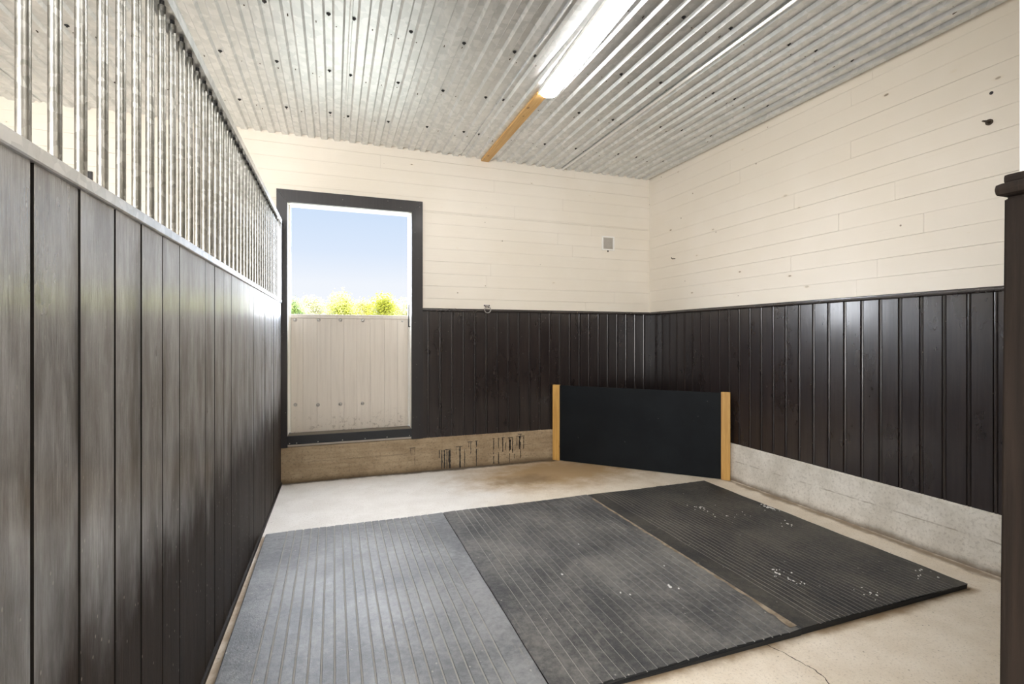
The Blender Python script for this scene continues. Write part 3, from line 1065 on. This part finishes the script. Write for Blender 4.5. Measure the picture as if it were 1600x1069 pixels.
def rubber_mat(x0, x1, y0, y1, grooves, gw, gd, mats, label, seed, seam=0):
    rnd = random.Random(seed)
    cx, cy = (x0 + x1) / 2, (y0 + y1) / 2
    o = empty('rubber_mat', (cx, cy, 0))
    tag(o, label, 'mat', 'rubber mats on the stall floor')
    mb = MB()
    xs = [x0]
    prof = []
    prof.append((x0 - cx, 0.0005, 2))
    prof.append((x0 - cx, MZ - 0.004, 0))
    prof.append((x0 - cx + 0.004, MZ, 0))
    for gx in grooves:
        h = gw / 2
        prof += [(gx - cx - h, MZ, 0), (gx - cx - h + 0.0015, MZ - gd, 1), (gx - cx + h - 0.0015, MZ - gd, 0), (gx - cx + h, MZ, 0)]
    prof += [(x1 - cx - 0.004, MZ, 0), (x1 - cx, MZ - 0.004, 2), (x1 - cx, 0.0005, 2)]
    ny = 40
    vs, fs, mi = [], [], []
    np_ = len(prof)
    edge0 = [rnd.uniform(-.0035, .0035) for _ in prof]
    edge1 = [rnd.uniform(-.0035, .0035) for _ in prof]
    for j in range(ny + 1):
        t = j / ny
        for i, (px, pz, _) in enumerate(prof):
            yy = (y0 - cy) * (1 - t) + (y1 - cy) * t
            if j == 0:
                yy += edge0[i]
            if j == ny:
                yy += edge1[i]
            wob = 0.0012 * math.sin(yy * 9 + px * 7 + seed) + 0.0008 * math.sin(yy * 23 - px * 13)
            vs.append((px, yy, pz + (wob if pz > 0.01 else 0)))
    for j in range(ny):
        for i in range(np_ - 1):
            fs.append((j * np_ + i, j * np_ + i + 1, (j + 1) * np_ + i + 1, (j + 1) * np_ + i))
            mi.append(prof[i][2])
    k = len(mb.v)
    mb.v += vs
    mb.f += [list(f) for f in fs]
    mb.mi += mi
    mb.sm += [False] * len(fs)
    # ends and underside
    for j in (0, ny):
        ring = [j * np_ + i for i in range(np_)]
        mb.f.append(ring if j == ny else ring[::-1])
        mb.mi.append(2)
        mb.sm.append(False)
    mb.f.append([0, ny * np_, ny * np_ + np_ - 1, np_ - 1])
    mb.mi.append(0)
    mb.sm.append(False)
    mb.build('mat_sheet', mats, o)
    return o


m1 = rubber_mat(-0.398, 0.709, 1.535, 3.390, [-0.275 + 0.0462 * i for i in range(20)], 0.0085, 0.004, ['rubber_grey', 'groove_dust', 'rubber_edge'],
                'grey grooved rubber mat beside the boarded partition', 1)
m2 = rubber_mat(0.7125, 1.835, 1.535, 3.392, [0.80 + 0.0462 * i for i in range(22)], 0.0065, 0.003, ['rubber_mid', 'groove_dust', 'rubber_edge'],
                'middle rubber mat with fine grooves, lying between two others', 2)
m3 = rubber_mat(1.8385, 2.950, 1.540, 3.388, [1.95 + 0.0300 * i for i in range(31)], 0.0060, 0.0016, ['rubber_black', 'groove_dust_right', 'rubber_edge'],
                'blackest rubber mat, flecked with white, nearest the right wall', 3)
# dusty seam between middle and right mat
sm = MB()
rnd = random.Random(5)
vs = []
for j in range(60):
    y = 1.555 + (3.30 - 1.555) * j / 59
    wl_, wr_ = rnd.uniform(0.010, 0.022), rnd.uniform(0.002, 0.008)
    if j < 8:
        wl_ += 0.02 * (8 - j) / 8
        wr_ += 0.02 * (8 - j) / 8
    zz = MZ + 0.0022
    vs += [(1.835 - wl_ - 1.27375, y - 2.4635, zz), (1.835 - 1.27375, y - 2.4635, zz + 0.0008), (1.8345 + 0.001 - 1.27375, y - 2.4635, zz)]
sm.add(vs, [(3 * j + i, 3 * j + i + 1, 3 * j + 3 + i + 1, 3 * j + 3 + i) for j in range(59) for i in range(2)])
tag(sm.build('dust_ridge', 'seam_dust', m2), 'line of tan dust along the seam')


def flecks(owner, pts, cx, cy, seed):
    rnd = random.Random(seed)
    mb = MB()
    for (x, y, s) in pts:
        n_ = rnd.randint(5, 8)
        a0 = rnd.uniform(0, 6)
        ring = []
        for i in range(n_):
            a = a0 + 2 * math.pi * i / n_
            r = s * rnd.uniform(0.5, 1.15)
            ring.append((x - cx + r * math.cos(a), y - cy + 1.5 * r * math.sin(a)))
        z0, z1 = MZ - 0.001, MZ + 0.0032
        mb.add([(px, py, z0) for px, py in ring] + [(px, py, z1) for px, py in ring],
               [list(range(n_, 2 * n_))] + [(i, (i + 1) % n_, n_ + (i + 1) % n_, n_ + i) for i in range(n_)])
    o = mb.build('flecks', 'fleck_white', owner)
    tag(o, 'dried white flecks', kind='stuff')


f3 = []
rf = random.Random(9)
for (x, y, s) in [(2.91, 2.728, .009), (2.923, 2.695, .010), (2.922, 2.668, .009), (2.905, 2.70, .011), (2.921, 2.767, .006), (2.779, 2.427, .008), (2.787, 2.401, .006), (2.468, 2.873, .006), (2.471, 2.844, .005),
                  (2.147, 1.94, .006), (2.151, 1.924, .007), (2.148, 1.868, .005), (2.155, 1.845, .005), (2.183, 1.808, .005), (2.402, 1.638, .005), (2.407, 1.612, .005),
                  (2.891, 1.71, .004), (2.799, 1.67, .004), (2.509, 2.671, .004), (2.668, 2.691, .004), (2.45, 2.86, .006), (2.43, 2.89, .004)]:
    f3.append((x, y, s))
    for _ in range(3):
        f3.append((x + rf.gauss(0, .035), y + rf.gauss(0, .05), rf.uniform(.0015, .0035)))
f3 = [p for p in f3 if 1.86 < p[0] < 2.94 and 1.58 < p[1] < 3.3]
flecks(m3, f3, (1.8385 + 2.95) / 2, (1.54 + 3.388) / 2, 1)
f2 = [(1.545, 2.024, .006), (1.542, 2.005, .007), (1.284, 2.041, .005), (1.317, 2.01, .004), (1.57, 1.98, .004), (1.1, 2.3, .005), (1.35, 2.6, .003), (1.65, 2.2, .003)]
flecks(m2, f2, 1.27375, 2.4635, 2)


# ---- fluorescent ceiling lamps
def ceiling_light(loc, rz, label, group=None):
    o = empty('ceiling_light', loc, rz)
    tag(o, label, 'ceiling light', group)
    Lh = 0.80
    W = 0.062
    MB().cbox(-W - 0.002, W + 0.002, -Lh + 0.012, Lh - 0.012, -0.024, 0.0, 0.003).build('housing', 'lamp_housing', o)
    # wrap-around lens with rounded ends
    df = MB()
    nseg, ncr = 14, 10
    rings = []
    ys = []
    for i in range(ncr + 1):
        t = i / ncr
        ys.append((-Lh + 0.06 * (1 - math.cos(t * math.pi / 2)), math.sin(t * math.pi / 2)))
    ys += [(-yy, sc_) for yy, sc_ in ys[::-1]]
    vs = []
    for yy, sc_ in ys:
        sc_ = max(sc_, 0.02)
        for j in range(nseg + 1):
            a = math.pi * j / nseg
            cxv = math.cos(a)
            vs.append((W * sc_ * math.copysign(abs(cxv) ** 0.7, cxv), yy, -0.0245 - 0.024 * sc_ ** 0.7 * math.sin(a) ** 0.7))
    m_ = nseg + 1
    fs = [(i * m_ + j, i * m_ + j + 1, (i + 1) * m_ + j + 1, (i + 1) * m_ + j) for i in range(len(ys) - 1) for j in range(nseg)]
    fs += [(i * m_, (i + 1) * m_, (i + 1) * m_ + nseg, i * m_ + nseg) for i in range(len(ys) - 1)]
    df.add(vs, fs, 0, True)
    df.build('diffuser', 'lamp_diffuser', o)
    return o


lt = ceiling_light((1.364, 2.385, ZC - 0.0008), math.radians(-2.6), 'long glowing fluorescent lamp in line with the pine batten under the ribbed ceiling')
for k, lx in enumerate((-1.6, 1.1)):  # unseen lamps added to light the stall from behind the camera
    l3 = copy_tree(lt)
    l3.location = (lx, -0.95, ZC - 0.001)
    l3.rotation_euler = (0, 0, math.pi / 2)
    l3['label'] = ('unseen fluorescent aisle lamp added in front of the neighbouring stall', 'unseen fluorescent aisle lamp added in front of the open stall')[k]

# ---- vent cover on back wall
vn = empty('wall_vent', (2.735, D - 0.0008, 2.235))
tag(vn, 'small square white vent cover high on the cream back wall', 'vent')
fr = MB()
hw = 0.074
fr.cbox(-hw, hw, -0.012, 0, hw - 0.013, hw, 0.002).cbox(-hw, hw, -0.012, 0, -hw, -hw + 0.013, 0.002)
fr.cbox(-hw, -hw + 0.016, -0.012, 0, -hw + 0.0135, hw - 0.0135, 0.002).cbox(hw - 0.016, hw, -0.012, 0, -hw + 0.0135, hw - 0.0135, 0.002)
fr.build('frame', 'vent_plastic', vn)
gl = MB()
for i in range(9):
    z = -0.052 + i * 0.013
    gl.add([(-0.0575, -0.009, z - 0.004), (0.0575, -0.009, z - 0.004), (0.0575, -0.003, z + 0.005), (-0.0575, -0.003, z + 0.005),
            (-0.0575, -0.0075, z - 0.005), (0.0575, -0.0075, z - 0.005), (0.0575, -0.0015, z + 0.004), (-0.0575, -0.0015, z + 0.004)],
           [(0, 1, 2, 3), (7, 6, 5, 4), (0, 4, 5, 1), (1, 5, 6, 2), (2, 6, 7, 3), (3, 7, 4, 0)])
gl.build('grille', 'vent_slat', vn)
MB().cbox(-0.006, 0.006, -0.008, 0, -hw - 0.016, -hw - 0.0005, 0.002).build('pull_tab', 'rust_steel', vn)

# ---- tie ring on the wainscot cap
rg = empty('tie_ring', (1.392, D - 0.020, ZW + 0.004))
tag(rg, 'steel tie ring hanging on the wainscot cap right of the doorway', 'ring')
MB().cbox(-0.030, 0.030, 0.012, 0.0185, 0.022, 0.040, 0.002).build('plate', 'ring_steel', rg)
st = MB()
st.torus((0, -0.004, 0.012), (1, 0, 0), (0, 0, 1), 0.012, 0.005, 0, math.pi, n=12, k=8)
st.tube((0.012, -0.004, 0.012), (0.012, 0.016, 0.026), 0.005, n=8).tube((-0.012, -0.004, 0.012), (-0.012, 0.016, 0.026), 0.005, n=8)
st.build('staple', 'rust_steel', rg)
MB().torus((0.002, -0.010, -0.010), (1, 0, 0), (0, -0.12, 1), 0.031, 0.0048, n=32, k=10).build('ring', 'ring_steel', rg)
for sx_, sz_ in ((-0.024, 0.032), (0.024, 0.032)):
    MB().tube((sx_, 0.009, sz_), (sx_, 0.0122, sz_), 0.006, n=8).build('screw', 'black_steel', rg)

# ---- iron on the right wall
bo = empty('wall_bolt', (XR - 0.001, 1.606, 2.381))
tag(bo, 'dark iron bolt stub sticking out of the right wall near the ceiling', 'bolt')
sb2 = MB().tube((0, 0, 0), (-0.006, 0, 0), 0.016, n=16).tube((-0.006, 0, 0), (-0.022, 0.0, 0.001), 0.0095, 0.009, n=6)
sb2.build('head', 'rust_steel', bo)
MB().tube((-0.022, 0, 0.001), (-0.052, 0.004, 0.0), 0.0062, 0.004, n=10).build('shank', 'rust_steel', bo)
hl = MB().tube((0, 0, 0), (-0.002, 0, 0), 0.0085, n=12).build('wall_plug', 'black_steel')
hl.location = (XR - 0.0008, 1.598, 2.532)
tag(hl, 'small black plug in the cream wall above the iron bolt', 'plug')
hk = empty('wall_hook', (XR - 0.001, 4.168, 2.039))
tag(hk, 'thin dark nail hook on the cream right wall near the far corner', 'hook')
MB().tube((0.001, 0, 0), (-0.035, 0.004, -0.004), 0.0042, n=8).tube((-0.035, 0.004, -0.004), (-0.041, 0.004, 0.010), 0.0042, 0.003, n=8).build('nail', 'rust_steel', hk)


# ---- trees outside
def tree(name, label, x, y, h, rad, leafmat, seed, nleaf=2600, dens=1.0):
    rnd = random.Random(seed)
    o = empty(name, (x, y, -0.25), rnd.uniform(0, 6))
    tag(o, label, 'tree', 'spring trees beyond the half door')
    tk = MB()
    tips = []
    for k in range(rnd.randint(2, 3)):
        bx, by = rnd.uniform(-.2, .2), rnd.uniform(-.2, .2)
        top = (bx + rnd.uniform(-.4, .4), by + rnd.uniform(-.4, .4), h * rnd.uniform(0.72, 0.9))
        tk.tube((bx, by, 0), top, 0.10, 0.02, n=8)
        for _ in range(9):
            t = rnd.uniform(0.25, 0.95)
            s0 = tuple(a * (1 - t) + b_ * t for a, b_ in zip((bx, by, 0), top))
            a = rnd.uniform(0, 2 * math.pi)
            r = rad * rnd.uniform(0.4, 0.95) * (1.15 - 0.6 * t)
            e_ = (s0[0] + r * math.cos(a), s0[1] + r * math.sin(a), min(h * 0.97, s0[2] + rnd.uniform(0.3, 1.0) * (1 - 0.4 * t)))
            tk.tube(s0, e_, 0.03, 0.008, n=5)
            tips.append((s0, e_))
    tk.build('trunk', 'bark', o)
    lf = MB()
    for _ in range(int(nleaf * dens * 1.7)):
        if rnd.random() < 0.55:
            s0, e_ = rnd.choice(tips)
            t = rnd.uniform(0.35, 1.05)
            c = Vector(s0).lerp(Vector(e_), t) + Vector((rnd.gauss(0, .2), rnd.gauss(0, .2), rnd.gauss(0, .18)))
        else:
            # loose ellipsoid shell
            a, bb = rnd.uniform(0, 2 * math.pi), rnd.uniform(-1, 1)
            rr = rnd.uniform(0.55, 1.0)
            q = math.sqrt(1 - bb * bb)
            c = Vector((rad * rr * q * math.cos(a), rad * rr * q * math.sin(a), h * 0.55 + h * 0.43 * rr * bb))
            c += Vector((rnd.gauss(0, .12), rnd.gauss(0, .12), rnd.gauss(0, .15)))
        if c.z < 0.25:
            continue
        d1 = Vector((rnd.gauss(0, 1), rnd.gauss(0, 1), rnd.gauss(0, 1))).normalized()
        d2 = d1.orthogonal().normalized()
        s_ = rnd.uniform(0.05, 0.11)
        lf.add([c - d1 * s_, c + d2 * s_ * 0.55, c + d1 * s_, c - d2 * s_ * 0.55], [(0, 1, 2, 3)])
    lf.build('foliage', leafmat, o, fix=False)


tree('bushy_tree', 'small dark green tree at the left edge of the doorway view', -3.2, 45.0, 4.85, 1.1, 'leaf_green', 1, 3800)
tree('thin_tree', 'pale thinly leaved tree beside the small dark green one', -1.75, 50.0, 5.45, 1.35, 'leaf_pale', 2, 3000, 0.8)
tree('bushy_tree', 'tallest yellow-green tree in the middle of the doorway view', 0.55, 45.0, 5.6, 1.5, 'leaf_yellow', 3, 4600)
tree('bushy_tree', 'low golden tree right of the tallest yellow-green one', 2.55, 49.0, 5.2, 1.2, 'leaf_gold', 4, 3600)
tree('bushy_tree', 'broad yellow-green tree between the golden tree and the pale right one', 4.1, 45.0, 5.55, 1.55, 'leaf_yellow', 5, 4800)
tree('thin_tree', 'pale thin tree at the right edge of the doorway view', 6.6, 49.5, 5.6, 1.45, 'leaf_pale', 6, 3400, 0.9)
